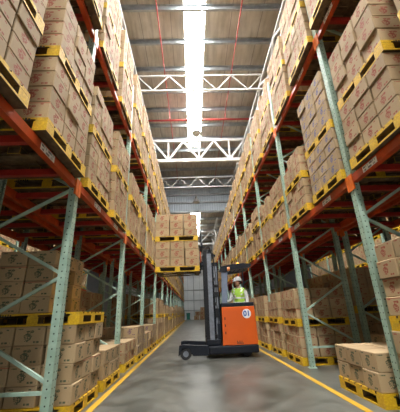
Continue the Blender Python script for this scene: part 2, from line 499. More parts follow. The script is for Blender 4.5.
def upright(side, row, k, label, zt, first_front, pitch, hz):
    c = SIDES[side]; s = c['s']; yk = c['y0'] + c['bay'] * k
    xf = s * (c['x'] + ROWX[row])
    t = thing('upright_frame', label, 'rack upright', (xf, yk, 0), '%s %s uprights' % (side, ('rack', 'rear rack', 'next-aisle rack')[row]))
    for i in (0, 1):
        p = put('post', pm(zt), t, (s * DEPTH * i, 0, 0))
        outward = (s < 0) == (i == 0)
        p.rotation_euler.z = math.pi if outward else 0
        f = put('foot_plate', FOOT, p)
        x = xf + s * DEPTH * i
        occ.append((x - .045, x + .045, yk - .05, yk + .05, 0, zt))
    xa, xb = s * (PD / 2 + .001), s * (DEPTH - PD / 2 - .001)
    front, z = True, first_front
    lo = MB(); lo.bar((xa, 0, hz), (xb, 0, hz), .035, .034, up=(0, 1, 0)); lo.build('brace', GREEN, t)
    low = first_front - pitch > .3           # the lattice starts at the rear post where there is room
    zs = [first_front - pitch, first_front] if low else [first_front]
    while zs[-1] + pitch < zt - .1: zs.append(zs[-1] + pitch)
    for i in range(len(zs) - 1):
        f0 = (i % 2 == 0) != low
        a, b = zs[i] + .03, zs[i + 1] - .03
        if f0: brace_obj(s, xa, a, xb, b, t)
        else: brace_obj(s, xb, a, xa, b, t)
    return t

# beam, connector and location label
def beam(side, row, k, lvl, inner, label, detail):
    c = SIDES[side]; s = c['s']; ya = c['y0'] + c['bay'] * k + PW / 2 + .002; L = c['bay'] - PW - .004
    zb = BB1 if lvl == 1 else BB2
    xf = s * (c['x'] + ROWX[row] + (DEPTH if inner else 0))
    t = thing('rack_beam', label, 'rack beam', (xf, ya, zb), '%s rack %s beams' % (side, 'lower' if lvl == 1 else 'upper')); t['kind'] = 'thing'
    d = -s if not inner else s                 # outer face of the beam looks this way in x
    m = MB(); m.box(-.022, .022, 0, L, 0, BH)
    m.box(*sorted((d * .0221, d * .046)), 0, L, 0, BH - .035)  # stepped front
    o = m.build('rail', ORANGE, t)
    for yy in (0, L):
        sg = 1 if yy == 0 else -1
        m = MB(); x0, x1 = sorted((d * .0475, d * .0575))
        y0, y1 = sorted((yy - sg * .048, yy + sg * .03))
        m.box(x0, x1, y0, y1, -.10, BH - .004)
        x0, x1 = sorted((d * .023, d * .0475)); y0, y1 = sorted((yy + sg * .0, yy + sg * .008)); m.box(x0, x1, y0, y1, -.0005 - .09, -.001)
        m.build('connector', CONN, t)
    if detail and not inner and row == 0:
        for yy in ((.62, 1.75) if side == 'left' else (.55, 2.0)):
            m = MB(); x = d * .047; y0, y1 = yy, yy + .30
            z0, z1 = .008, .088
            pts = [(x, y0, z0), (x, y1, z0), (x, y1, z1), (x, y0, z1)]
            uv = [(0, 0), (1, 0), (1, 1), (0, 1)]
            if d < 0: pts, uv = pts[::-1], [(1, 0), (0, 0), (0, 1), (1, 1)][::-1]
            m.box(*sorted((x - d * .0006, x + d * .0002)), y0, y1, z0, z1, uvs=[((0, 0), (1, 0), (1, 1), (0, 1))] * 6)
            lb = m.build('location_label', LABEL, t); lb['label'] = 'white sticker with black location print'
    occ.append((xf - .03, xf + .03, ya, ya + L, zb, zb + BH))

BARME = {}
def crossbar(side, row, k, j, lvl, label):
    c = SIDES[side]; s = c['s']; y = c['y0'] + c['bay'] * k + c['bay'] * (j + .5) / 4
    zb = (BB1 if lvl == 1 else BB2)
    x = s * (c['x'] + ROWX[row])
    if 'b' not in BARME:
        m = MB(); m.box(.0235, DEPTH - .0235, -.03, .03, .035, .105); m.box(.0235, DEPTH - .0235, -.036, .036, .1051, .1085)
        BARME['b'] = m.mesh('support_bar', RED)
    o = put('support_bar', BARME['b'], None, (x, y, zb)); o.rotation_euler.z = 0 if s > 0 else math.pi
    tag(o, label, 'support bar', '%s rack support bars' % side)

# ------------------------------------------------------------------ pallets and cartons as records
cartons, pallets = [], []
BXW, BYW = .378, .345
def load(side, row, deck, no, which, x_front, y0, z, layers, bh, colour, missing=0, cut=False, s=None, px=PX, shell=True):
    s = SIDES[side]['s'] if s is None else s
    xa = x_front if s > 0 else x_front - px
    pid = dict(side=side, row=row, deck=deck, no=no, which=which)
    pallets.append(dict(pid, c=Vector((xa + px / 2, y0 + PY / 2, z)), px=px))
    if layers == 0: return z + PH
    bx = (px - .02) / 3; by = (PY - .01) / 3
    ztop = z + PH + .001
    for l in range(layers):
        top = l == layers - 1
        for i in range(3):       # 0 is the row at the aisle
            for j in range(3):
                if i == 1 and j == 1 and not top: continue
                if (side, row, deck, no, which) == ('left', 0, 'floor', 1, 'upper') and i == 0: continue
                if top and missing and rnd.random() < missing and not (i == 0 and j == 0): continue
                if shell and (i == 2 and y0 > 12 or i == 1 and y0 > 20): continue
                cx = xa + px / 2 + s * ((i - 1) * bx); cy = y0 + PY / 2 + (j - 1) * by
                dx, dy = (rnd.uniform(-.004, .004) + (-s * rnd.choice((0, 0, 0, 0, .008, .018)) if i == 0 else 0)), rnd.uniform(-.003, .003)
                a = rnd.uniform(-.010, .010) if rnd.random() < .8 else rnd.uniform(-.02, .02)
                cartons.append(dict(pid, l=l, i=i, j=j, c=Vector((cx + dx, cy + dy, ztop + bh * (l + .5))),
                                    d=Vector((bx - .015 - abs(a) * .3, by - .015 - abs(a) * .3, bh - .004)), a=a, col=colour))
    return ztop + layers * bh + .001

def stack(side, row, deck, no, y0, z, spec, front=None):
    c = SIDES[side]; s = c['s']
    f = c['front'] if deck != 'floor' else c['floorfront']
    if front is not None: f = front
    if row: f = c['x'] + ROWX[row] - .06
    zz = z
    for w, (layers, bh, colour, miss) in enumerate(spec):
        xo = rnd.uniform(-.015, .015)
        zz = load(side, row, deck, no, 'single' if len(spec) == 1 else ('lower', 'upper')[w], s * (f + (xo if row == 0 else 0)), y0 + rnd.uniform(-.015, .015), zz, layers, bh, colour, miss) + .001

NB = 15
Z1, Z2 = BB1 + BH + .002, BB2 + BH + .002
def rspec(col, hi, deck):
    if deck == 'floor': return [(rnd.choice((3, 3, 4)), .2, col, 0), (rnd.choice((3, 3, 2, 4)), .2, col, .18)]
    if hi: return [(4, .19, col, 0), (rnd.choice((3, 4, 4)), .2, col, .15)]
    return [(rnd.choice((3, 3, 4)), .18, col, 0), (rnd.choice((3, 3, 4)), .185, col, .15)]
FIX = {
    ('left', 'lower', 1): [(4, .182, 'red', 0), (5, .2, 'red', 0)],
    ('left', 'lower', 2): [(4, .205, 'red', 0), (4, .2, 'red', 0)],
    ('left', 'lower', 3): [(4, .19, 'red', 0), (4, .19, 'red', 0)],
    ('left', 'lower', 4): [(4, .2, 'red', 0), (4, .2, 'red', .1)],
    ('right', 'lower', 1): [(4, .2, 'red', 0), (4, .2, 'red', 0)],
    ('right', 'lower', 2): [(4, .2, 'red', 0), (4, .203, 'red', 0)],
    ('right', 'lower', 3): [(4, .185, 'blue', 0), (5, .2, 'blue', .1)],
    ('right', 'lower', 4): [(3, .18, 'red', 0), (3, .185, 'red', .2)],
    ('right', 'lower', 5): [(3, .18, 'red', 0), (3, .185, 'red', .1)],
    ('left', 'floor', 1): [(4, .215, 'green', 0), (4, .2, 'green', 0)],
    ('left', 'floor', 2): [(2, .215, 'green', 0)],
    ('left', 'floor', 3): [(2, .205, 'red', 0)],
    ('left', 'floor', 4): [(3, .22, 'purple', .2)],
    ('left', 'floor', 5): [(2, .21, 'blue', .3)],
    ('left', 'floor', 6): [(3, .2, 'purple', .2)],
    ('right', 'floor', 1): [(3, .225, 'red', 0), (4, .2, 'red', 0)],
    ('right', 'floor', 2): [(2, .21, 'green', 0)],
    ('right', 'floor', 3): [(3, .195, 'red', 0), (3, .205, 'red', 0)],
    ('right', 'floor', 5): [(3, .2, 'red', 0), (3, .2, 'red', 0)],
}
FRONT = {('left', 'lower', 1): 1.41, ('left', 'lower', 2): 1.40, ('left', 'top', 2): 1.38, ('right', 'floor', 1): 2.18, ('right', 'floor', 3): 2.17, ('right', 'floor', 4): 2.15,
         ('left', 'lower', 3): 1.47, ('right', 'top', 2): 2.085, ('right', 'top', 3): 2.15}
for side in ('left', 'right'):
    c = SIDES[side]
    for deck, z in (('lower', Z1), ('top', Z2), ('floor', 0.0)):
        no = 0
        for k in range(0 if deck == 'floor' and side == 'left' else -1, NB):
            for h_, off in enumerate((c['o1'], c['o2'])):
                y = c['y0'] + c['bay'] * k + off
                if deck == 'floor':
                    if k < 0 and h_ == 0: continue
                    y += (.13 if h_ == 0 else .05) if side == 'left' else .04
                    if side == 'right' and (k, h_) == (0, 1): continue         # an empty slot
                    if side == 'right' and k == 1: y += .06
                no += 1
                if side == 'left' and k == -1: y += .09 if h_ == 0 else .06
                if (side, deck, k, h_) == ('right', 'top', -1, 1): y += .06
                spec = FIX.get((side, deck, no))
                if spec is None:
                    col = 'red' if rnd.random() < .82 or deck != 'floor' else rnd.choice(('purple', 'green'))
                    spec = rspec(col, side == 'left', deck)
                    if deck == 'top':
                        n5 = (5, .212) if side == 'left' else (4, .212)
                        spec = [(4, .212, 'red', 0), (5, .21, 'red', .12)] if side == 'left' else [(4, .19, 'red', 0), (4, .19, 'red', .08)]
                if side == 'left' and deck == 'floor' and no == 3: pass
                stack(side, 0, deck, no, y, z, spec, FRONT.get((side, deck, no)))
    # the rear rack standing back to back with it, and the next rack beyond the neighbouring aisle
    for deck, z in (('lower', Z1), ('floor', 0.0)):
        no = 0
        for k in range(-1, 6):
            for off in (c['o1'], c['o2']):
                no += 1
                stack(side, 2, deck, no, c['y0'] + c['bay'] * k + off, z, [(4, .2, 'red', 0), (5, .2, 'red', .1)])
    for deck, z in (('lower', Z1), ('top', Z2), ('floor', 0.0)):
        no = 0
        for k in range(-1 if deck != 'floor' else 0, 8):
            for off in (c['o1'], c['o2']):
                y = c['y0'] + c['bay'] * k + off; no += 1
                if deck == 'floor':
                    if side == 'right' and no == 2: spec = [(2, .21, 'green', 0)]
                    elif side == 'left' and no in (5, 6): spec = [(4, .22, 'purple', 0)]
                    else: spec = [(4, .2, rnd.choice(('red', 'green')), 0), (rnd.choice((3, 4)), .2, 'red', .2)]
                else: spec = [(4, .2, 'red', 0), (4, .2, 'red', 0)] if deck == 'lower' else [(4, .2, 'red', 0)]
                stack(side, 1, deck, no, y, z, spec)

# the two loads on the forks
FX1, FYC = .185, 8.60
fz = 2.175
zz = load('truck', 0, 'forks', 1, 'lower', FX1, FYC - PY / 2, fz, 3, .240, 'red', s=-1, px=1.24)
zz = load('truck', 0, 'forks', 1, 'upper', FX1 - .015, FYC - PY / 2, zz + .001, 3, .222, 'red', s=-1, px=1.24)

# ------------------------------------------------------------------ which of them show, and how large
def corners(r):
    d = r['d'] / 2; ca, sa = math.cos(r['a']), math.sin(r['a'])
    return [(r['c'].x + ca * x * d.x - sa * y * d.y, r['c'].y + sa * x * d.x + ca * y * d.y, r['c'].z + z * d.z) for z in (-1, 1) for y in (-1, 1) for x in (-1, 1)]
QF = ((0, 1, 5, 4), (1, 3, 7, 5), (3, 2, 6, 7), (2, 0, 4, 6), (4, 5, 7, 6), (2, 3, 1, 0))
vs, ps, own = [], [], []
def addbox(cs, ident):
    b = len(vs); vs.extend(cs)
    for q in QF: ps.append(tuple(b + i for i in q)); own.append(ident)
for i, r in enumerate(cartons): addbox(corners(r), ('c', i))
for i, p in enumerate(pallets):
    c, hx, hy = p['c'], p['px'] / 2, PY / 2
    for z0, z1 in ((0, .025), (.115, .15)):
        addbox([(c.x + x, c.y + y, c.z + z) for z in (z0, z1) for y in (-hy, hy) for x in (-hx, hx)], ('p', i))
    for bx in (-1, 0, 1):
        for by in (-1, 0, 1):
            x, y = c.x + bx * (hx - .07), c.y + by * (hy - .07)
            addbox([(x + u, y + v, c.z + w) for w in (.025, .115) for v in (-.07, .07) for u in (-.07, .07)], ('p', i))
for o_ in occ: addbox([(x, y, z) for z in o_[4:6] for y in o_[2:4] for x in o_[0:2]], None)
addbox([(x, y, z) for z in (.1, 1.3) for y in (7.9, 9.2) for x in (.7, 1.56)], None)
bvh = BVHTree.FromPolygons(vs, ps)
seen = {}
for py in range(0, 412, 2):
    for px_ in range(0, 400, 2):
        h = bvh.ray_cast(EYE, pixel_ray(px_ + 1, py + 1))
        if h[2] is not None and own[h[2]] is not None: seen[own[h[2]]] = seen.get(own[h[2]], 0) + 1

# stacks are counted from the first one that shows
FIRST = {}
for (kind_, i), n_ in seen.items():
    r = (cartons if kind_ == 'c' else pallets)[i]; key = (r['side'], r['row'], r['deck'])
    FIRST[key] = min(FIRST.get(key, 99), r['no'])
def stack_nth(r): return nth(r['no'] - FIRST[(r['side'], r['row'], r['deck'])] + 1)

# ------------------------------------------------------------------ pallets
def pallet_parts(px, py):
    hx, hy = px / 2, py / 2
    def faces(x0, x1, y0, y1, top_=1):       # yellow on the faces that look outwards, bare wood inside
        return [0 if y0 <= -hy + 1e-4 else 1, 0 if x1 >= hx - 1e-4 else 1, 0 if y1 >= hy - 1e-4 else 1, 0 if x0 <= -hx + 1e-4 else 1, top_, 1]
    top = MB(); nb = 7; w = py * .118; gap = (py - nb * w) / (nb - 1)
    for i in range(nb):
        y0 = -hy + i * (w + gap); y1 = hy if i == nb - 1 else y0 + w
        top.box(-hx, hx, y0, y1, .128, .15, mis=faces(-hx, hx, y0, y1, 0))
    for x in (-hx, -.06, hx - .12): top.box(x, x + .12, -hy, hy, .108, .1278, mis=faces(x, x + .12, -hy, hy))
    blocks = []
    for ix in (-1, 0, 1):
        for iy in (-1, 0, 1):
            b = MB(); x, y = ix * (hx - .07), iy * (hy - .075)
            b.box(x - .07, x + .07, y - .075, y + .075, .0222, .1078, mis=faces(x - .07, x + .07, y - .075, y + .075)); blocks.append(b)
    bot = MB()
    for y in (-hy, -.055, hy - .11): bot.box(-hx, hx, y, y + .11, 0, .022, mis=faces(-hx, hx, y, y + .11, 0))
    for x in (-hx, hx - .11):
        for y0, y1 in ((-hy + .11, -.055), (.055, hy - .11)): bot.box(x, x + .11, y0, y1, 0, .022, mis=faces(x, x + .11, y0, y1, 0))
    sts = []
    r2 = random.Random(3)
    for sgn in (-1,):              # worn unreadable stencil marks near the corners of the two ends
        for cx in (-hx + .15, hx - .33):
            x = cx; st = MB(); sts.append(st)
            for q in range(6):
                w_ = r2.choice((.012, .018, .022)); hgt = r2.choice((.03, .035))
                st.box(x, x + w_, sgn * hy - .0006, sgn * hy + .0006, .112, .112 + hgt); x += w_ + .010
    return top, blocks, bot, sts
PM = {}
def pallet_mesh(px):
    if px not in PM:
        top, blocks, bot, st = pallet_parts(px, PY)
        one = MB()
        for q in [top, bot] + blocks:
            b = len(one.v); one.v += q.v; one.f += [tuple(i + b for i in f) for f in q.f]; one.m += q.m; one.uv += q.uv
        PM[px] = (top.mesh('top_deck', [YEL, WOOD]), [b.mesh('block', [YEL, WOOD], bevel=.004) for b in blocks], bot.mesh('bottom_deck', [YEL, WOOD]),
                  [q.mesh('stencil', STENCIL) for q in st], one.mesh('pallet', [YEL, WOOD]), one)
    return PM[px]
DECK = dict(floor='on the floor', lower='on the lower deck', top='on the top deck')
def rackname(r): return ('%s rack', '%s rear rack', '%s next-aisle rack')[r['row']] % r['side']
def plabel(r):
    if r['deck'] == 'forks': return 'yellow pallet %s' % ('lying on the raised forks of the truck' if r['which'] == 'lower' else 'between the two carton loads raised by the truck')
    w = {'single': 'under a single load', 'lower': 'at the bottom', 'upper': 'halfway up'}[r['which']]
    return 'yellow pallet %s of the %s stack %s, %s' % (w.replace('under a single load', 'at the foot'), stack_nth(r), DECK[r['deck']], rackname(r))
order = sorted((i for i in range(len(pallets)) if seen.get(('p', i), 0) > 0), key=lambda i: -seen[('p', i)])
solo = set(order[:285])
rest = MB()
for i, p in enumerate(pallets):
    n_ = seen.get(('p', i), 0)
    top, blocks, bot, st, one, raw = pallet_mesh(p['px'])
    if i not in solo:
        b = len(rest.v); rest.v += [(x + p['c'].x, y + p['c'].y, z + p['c'].z) for x, y, z in raw.v]
        rest.f += [tuple(k_ + b for k_ in f) for f in raw.f]; rest.m += raw.m; rest.uv += raw.uv
        continue
    grp = 'pallets in the %s' % rackname(p) if p['deck'] != 'forks' else 'pallets on the forks'
    if n_ >= 6:
        t = thing('yellow_pallet', plabel(p), 'pallet', p['c'], grp)
        put('top_deck', top, t); put('bottom_deck', bot, t)
        for b in blocks: put('block', b, t)
        if n_ >= 45:
            for q in st: put('stencil', q, t)['label'] = 'worn black stencil marks'
    else:
        tag(put('yellow_pallet', one, None, p['c']), plabel(p), 'pallet', grp)
if rest.v:
    tag(rest.build('yellow_pallets', [YEL, WOOD]), 'yellow pallets hidden or far along both racks under the carton loads', 'pallets', kind='stuff')

# ------------------------------------------------------------------ cartons
SIDEUV = ((0, 0), (1, 0), (1, 1), (0, 1)); TOPUV = ((2, 0), (3, 0), (3, 1), (2, 1))
UVS = [SIDEUV] * 4 + [TOPUV] * 2
CM_ = {}
def carton_mesh(d, col):
    key = (round(d.x, 2), round(d.y, 2), round(d.z, 3), col)
    if key not in CM_:
        m = MB(); m.box(-d.x / 2, d.x / 2, -d.y / 2, d.y / 2, -d.z / 2, d.z / 2, uvs=UVS)
        CM_[key] = m.mesh('cardboard_carton', CART[col])
        bm = bmesh.new(); bm.from_mesh(CM_[key])
        bmesh.ops.bevel(bm, geom=bm.edges[:], offset=.007, segments=1, affect='EDGES'); bm.to_mesh(CM_[key]); bm.free()
    return CM_[key]
POS = {(0, 0): 'front near corner', (0, 1): 'front middle', (0, 2): 'front far corner', (1, 0): 'near middle', (1, 1): 'centre', (1, 2): 'far middle', (2, 0): 'back near corner', (2, 1): 'back middle', (2, 2): 'back far corner'}
DK = dict(floor='floor', lower='lower deck', top='top deck')
def clabel(r):
    if r['deck'] == 'forks':
        # counted from the mast
        return 'red-printed carton, %s layer, %s row from the mast, %s column from camera, %s raised load' % (nth(r['l'] + 1), nth(r['i'] + 1), nth(r['j'] + 1), r['which'])
    w = '' if r['which'] == 'single' else r['which'] + ' load, '
    return '%s-printed carton, %s layer, %s, %s%s stack, %s %s' % (r['col'], nth(r['l'] + 1), POS[(r['i'], r['j'])], w, stack_nth(r), rackname(r), DK[r['deck']])
order = sorted((i for i in range(len(cartons)) if seen.get(('c', i), 0) > 0), key=lambda i: -seen[('c', i)])
solo = set(order[:300])
rest = MB()
for i, r in enumerate(cartons):
    if i in solo:
        o = put('cardboard_carton', carton_mesh(r['d'], r['col']), None, r['c']); o.rotation_euler.z = r['a']
        tag(o, clabel(r), 'carton', 'cartons of the %s load, stack %d, %s %s' % (r['which'], r['no'], rackname(r), r['deck']))
    else:
        rest.hexa(corners(r), CKEYS.index(r['col']), UVS)
tag(rest.build('cardboard_cartons', [CART[k_] for k_ in CKEYS]), 'the many smaller brown cartons stacked on pallets farther along both racks', 'cartons', kind='stuff')

# ------------------------------------------------------------------ uprights, beams and support bars
for side in ('left', 'right'):
    ff, pt, hz = (.44, .566, .37) if side == 'left' else (1.02 - 1.2 + .2, .60, .36)
    if side == 'right': ff = -.18 + .60 + .60     # front joints at 1.02, 2.22 ...
    for row in (0, 1, 2):
        nm = '%s %s' % (side, ('rack', 'rear rack', 'next-aisle rack')[row])
        for k in range(-1, (NB + 1, 9, 7)[row]):
            upright(side, row, k, 'pale green perforated steel upright frame, %s in the %s' % (nth(k + 1) + ' ahead of the camera' if k >= 0 else 'beside the camera', nm), ZTOP, ff if row == 0 else ff, pt, hz)
        for k in range(-1, (NB, 8, 6)[row]):
            for lvl in (1, 2):
                for inner in (False, True):
                    beam(side, row, k, lvl, inner, 'orange steel load beam, %s bay, %s side, %s level, %s' % (nth(k + 2), 'aisle' if not inner else 'far', 'lower' if lvl == 1 else 'upper', nm), k < 9)
            if k < (9, 5, -2)[row]:
                for lvl in (1, 2):
                    for j in range(4):
                        crossbar(side, row, k, j, lvl, 'red steel support bar, %s in %s bay under the %s deck, %s' % (nth(j + 1), nth(k + 2), 'lower' if lvl == 1 else 'top', nm))

# ------------------------------------------------------------------ the reach truck
TORANGE = plain('truck_orange_paint', (.60, .095, .007), .30, worn=.03, scale=3)
TBLACK = plain('truck_black_paint', (.007, .010, .017), .45, worn=.1, spec=.3)
TDARK = plain('truck_dark_steel', (.014, .015, .018), .4, .2, worn=.15, spec=.3)
TGREY = plain('truck_mast_steel', (.22, .24, .28), .35, .55, worn=.15)
TBLUE = plain('truck_guard_blue_grey', (.17, .21, .29), .38, .2, worn=.08)
RUB = plain('black_rubber', (.02, .02, .021), .75)
TY0, TY1 = 7.9, 9.2
T = thing('reach_truck', 'orange and black reach truck parked across the aisle with raised forks', 'forklift', (0, TY0, 0))
def tp(mb_, name, mat, parent=None, **kw):
    o = mb_.build(name, mat, None, **kw); o.parent = parent or T
    if parent is None: o.location = (0, -TY0, 0)
    return o
def tb(name, mat, boxes, bevel=.012, parent=None):
    m = MB()
    for b in boxes: m.box(*b)
    return tp(m, name, mat, parent, bevel=bevel)
for ya, yb, nm in ((TY0, TY0 + .16, 'near'), (TY1 - .16, TY1, 'far')):
    m = MB(); m.prism([(-.42, .10), (-.40, .33), (-.30, .345), (.34, .30), (.34, .09), (-.05, .09), (-.08, .13), (-.15, .27), (-.33, .27), (-.40, .10)], ya, yb)
    m.box(-.40, -.06, ya + .125, yb - .001, .11, .33)
    leg = tp(m, 'straddle_leg', TBLACK, fix=True)
    m = MB(); m.lathe([(.02, .0), (.125, .004), (.135, .02), (.135, .10), (.125, .116), (.02, .12)], (-.235, ya + .02, .137), 'y', 28)
    w = tp(m, 'wheel', RUB, leg, smooth=False, fix=True)
    m = MB(); m.lathe([(.065, -.006), (.07, .0), (.05, .003), (.02, -.01)], (-.235, ya + .02, .137), 'y', 20)
    h = m.build('hub', TGREY, w, fix=True)
tb('chassis', TBLACK, [(.345, 1.60, TY0, TY1, .10, .285)], .03)
tb('mast_foot', TBLACK, [(.30, .66, TY0 + .17, TY1 - .17, .30, .42)])
COVER = [(.70, .29), (1.585, .29), (1.60, .34), (1.575, 1.20), (.72, 1.20)]
m = MB(); m.prism(COVER, TY0 + .005, TY0 + .05)
bd = tp(m, 'body_cover', TORANGE, fix=True, bevel=.015)
m = MB(); m.prism(COVER, TY1 - .05, TY1 - .005); tp(m, 'body_cover', TORANGE, fix=True, bevel=.015)
tb('front_bulkhead', TBLACK, [(.725, .775, TY0 + .052, TY1 - .052, .292, 1.20)])
tb('rear_cover', TORANGE, [(1.50, 1.57, TY0 + .052, TY1 - .052, .292, 1.20)])
tb('battery_box', TDARK, [(.78, 1.49, TY1 - .42, TY1 - .055, .292, 1.10)])
# louvre slots, a maker's mark and the round number plate on the cover
for z in (.58, .75, .92):
    m = MB(); m.box(.775, .80, TY0 + .0015, TY0 + .0047, z - .03, z + .03); m.build('slot', TBLACK, bd)
m = MB(); x = 1.06
for w_, h_ in ((.018, .075), (.018, .05), (.018, .075), (.014, .05), (.014, .075), (.018, .03)):
    m.box(x, x + w_, TY0 + .0015, TY0 + .0047, .315, .315 + h_); x += w_ + .012
mk = m.build('maker_mark', STENCIL, bd); mk['label'] = 'small black lettering'
WPL = plain('white_plate', (.78, .80, .83), .4, worn=.03); NBL = plain('plate_blue', (.03, .09, .36), .4, worn=.03)
m = MB(); m.lathe([(.11, -.004), (.115, -.001), (.115, .0015)], (1.36, TY0 + .003, 1.02), 'y', 32); pl = m.build('number_plate', WPL, bd, fix=True)
cu = bpy.data.curves.new('digits', 'FONT'); cu.body = '01'; cu.size = .175; cu.align_x = 'CENTER'; cu.align_y = 'CENTER'; cu.extrude = .0012; cu.offset = .007
cu.materials.append(NBL)
fo = link(bpy.data.objects.new('digits_font', cu)); bpy.context.view_layer.update()
dm = bpy.data.meshes.new_from_object(fo.evaluated_get(bpy.context.evaluated_depsgraph_get())); bpy.data.objects.remove(fo)
dg = put('digits', dm, pl, (1.36, TY0 - .003, 1.02)); dg.rotation_euler = (math.pi / 2, 0, 0)
tb('dashboard', TBLACK, [(.72, 1.575, TY0 + .01, TY0 + .10, 1.205, 1.30), (.72, .80, TY0 + .105, TY1 - .01, 1.205, 1.30), (1.50, 1.575, TY0 + .105, TY1 - .01, 1.205, 1.30)], .015)
tb('control_panel', TDARK, [(.81, .96, TY0 + .55, TY1 - .2, 1.22, 1.30)], .02)
m = MB(); m.tube([(.90, TY0 + .62, 1.30), (.89, TY0 + .61, 1.40)], .012); m.lathe([(.005, 1.395), (.028, 1.405), (.03, 1.43), (.015, 1.448)], (.888, TY0 + .61, 0), n=12); tp(m, 'lever', TDARK, smooth=True)
# mast: outer and inner rails both sides
MY0, MY1 = TY0 + .22, TY1 - .22
for ya in (MY0, MY1 - .09):
    tb('mast_rail', TGREY, [(.40, .52, ya, ya + .03, .30, 2.66), (.40, .425, ya + .031, ya + .09, .30, 2.66), (.495, .52, ya + .031, ya + .09, .30, 2.66)], .004)
    tb('inner_mast_rail', TDARK, [(.30, .398, ya + .004, ya + .086, .34, 2.76)], .004)
for ya in (MY0 + .01, MY1 - .08):
    tb('inner_mast_rail', TGREY, [(.575, .66, ya, ya + .025, .42, 2.30), (.575, .592, ya + .0255, ya + .07, .42, 2.30), (.643, .66, ya + .0255, ya + .07, .42, 2.30)], .004)
tb('mast_filler_plate', TBLACK, [(.40, .70, MY0 + .100, MY0 + .108, .44, 2.42)], .003)  # dark plate added to block the bright view through the mast
for z in (.45, 1.25, 1.90, 2.58):
    tb('mast_crossbar', TDARK, [(.525, .60, MY0, MY1, z, z + .09)], .008)
tb('mast_top_plate', TBLACK, [(.41, .56, MY0 + .1, MY1 - .1, 2.665, 2.80), (.40, .66, MY0 + .12, MY0 + .3, 2.60, 2.66)], .01)
for ya in (MY0 + .16, MY1 - .20):
    m = MB(); m.tube([(.47, ya, .46), (.47, ya, 1.75)], .036, 12); cy_ = tp(m, 'lift_cylinder', TDARK, smooth=True)
    m = MB(); m.tube([(.47, ya, 1.75), (.47, ya, 2.60)], .02, 10); m.build('piston_rod', TGREY, cy_, smooth=True)
for ya in (MY0 + .02, MY0 + .06):
    m = MB(); m.tube([(.62, ya, .48), (.64, ya, .9), (.61, ya, 1.4), (.63, ya, 2.0), (.585, ya, 2.55), (.50, ya, 2.82), (.40, ya, 2.70), (.36, ya, 2.4)], .016, 8); tp(m, 'hydraulic_hose', RUB, smooth=True)
tb('reach_carriage', TBLACK, [(.60, .69, TY0 + .2, TY1 - .2, .42, .80)], .01)
tb('valve_block', TDARK, [(.54, .68, MY0 - .05, MY0 + .2, 1.48, 1.60), (.57, .66, MY0 - .03, MY0 + .12, 1.72, 1.80), (.56, .67, MY0 - .04, MY0 + .08, .95, 1.18)], .012)
# carriage and forks at the lifted height
for z in (2.32, 2.86):
    tb('carriage_bar', TBLACK, [(.24, .298, TY0 + .25, TY1 - .25, z, z + .13)], .008)
m = MB()
for k in range(6):
    y = TY0 + .27 + k * (TY1 - TY0 - .54) / 5; m.bar((.262, y, 2.99), (.262, y, 3.32), .025, .025)
m.bar((.262, TY0 + .25, 3.34), (.262, TY1 - .25, 3.34), .035, .035)
tp(m, 'load_backrest', TBLACK)
for yc in (FYC - .25, FYC + .25):
    m = MB(); m.prism([(.238, 2.225), (.238, 2.86), (.212, 2.86), (.212, 2.262), (-1.02, 2.222), (-1.02, 2.212), (.17, 2.200), (.225, 2.203)], yc - .05, yc + .05)
    tp(m, 'fork', TDARK, fix=True)
m = MB(); m.box(.215, .236, TY0 + .25, TY0 + .34, 2.42, 2.74); tp(m, 'marker_plate', TORANGE)
# overhead guard
m = MB(); m.prism([(.745, 1.20), (.885, 1.20), (.945, 2.12), (.85, 2.17), (.775, 2.12)], TY0 + .10, TY0 + .18); tp(m, 'guard_pillar', TBLUE, fix=True)
GP = [(.72, 2.12), (.75, 2.25), (.95, 2.30), (1.40, 2.335), (1.62, 2.31), (1.60, 2.25), (1.45, 2.205), (1.05, 2.16), (.90, 2.10)]
m = MB(); m.prism(GP, TY0 + .06, TY0 + .16); g = tp(m, 'overhead_guard', TBLACK, fix=True)
m = MB(); m.prism([(x + (.14 if x < .96 else 0), z) for x, z in GP], TY1 - .16, TY1 - .06)
o = m.build('side_member', TBLACK, g, fix=True)
for k in range(6):
    x = .92 + k * .125
    m = MB(); m.box(x, x + .06, TY0 + .162, TY1 - .162, 2.235, 2.262); m.build('guard_bar', TBLACK, g)
tb('rear_guard_post', TBLACK, [(1.52, 1.565, TY1 - .15, TY1 - .10, 1.30, 2.24)], .006)
# beacon: lit amber dome
def beacon_mat():
    m = NT('amber_beacon'); m.set(Base_Color=(.9, .30, .02, 1), Emission_Color=(1, .36, .03, 1), Emission_Strength=2.2, Roughness=.25); return m.mat
m = MB(); m.lathe([(.055, 0), (.055, .03)], (1.30, TY0 + .45, 2.268), n=18); bc = tp(m, 'beacon_base', TBLACK, fix=True)
m = MB(); m.lathe([(.05, .031), (.05, .10), (.04, .13), (.015, .145)], (1.30, TY0 + .45, 2.268), n=18); m.build('beacon_lens', beacon_mat(), bc, smooth=True, fix=True)
m = MB(); m.lathe([(.02, -.03), (.05, -.028), (.055, .03), (.04, .04)], (.965, TY0 + .03, 2.18), 'x', 14); tp(m, 'work_lamp', plain('amber_lamp', (.75, .22, .02), .3), fix=True)
# drive wheel and castor under the rear
for x, ya in ((1.32, TY0 + .12), (1.35, TY1 - .35)):
    m = MB(); m.lathe([(.02, 0), (.115, .004), (.125, .02), (.125, .12), (.115, .136), (.02, .14)], (x, ya, .128), 'y', 24); tp(m, 'rear_wheel', RUB, fix=True)
tb('platform', TDARK, [(.78, 1.495, TY0 + .055, TY1 - .43, .2855, .2952)], .004)

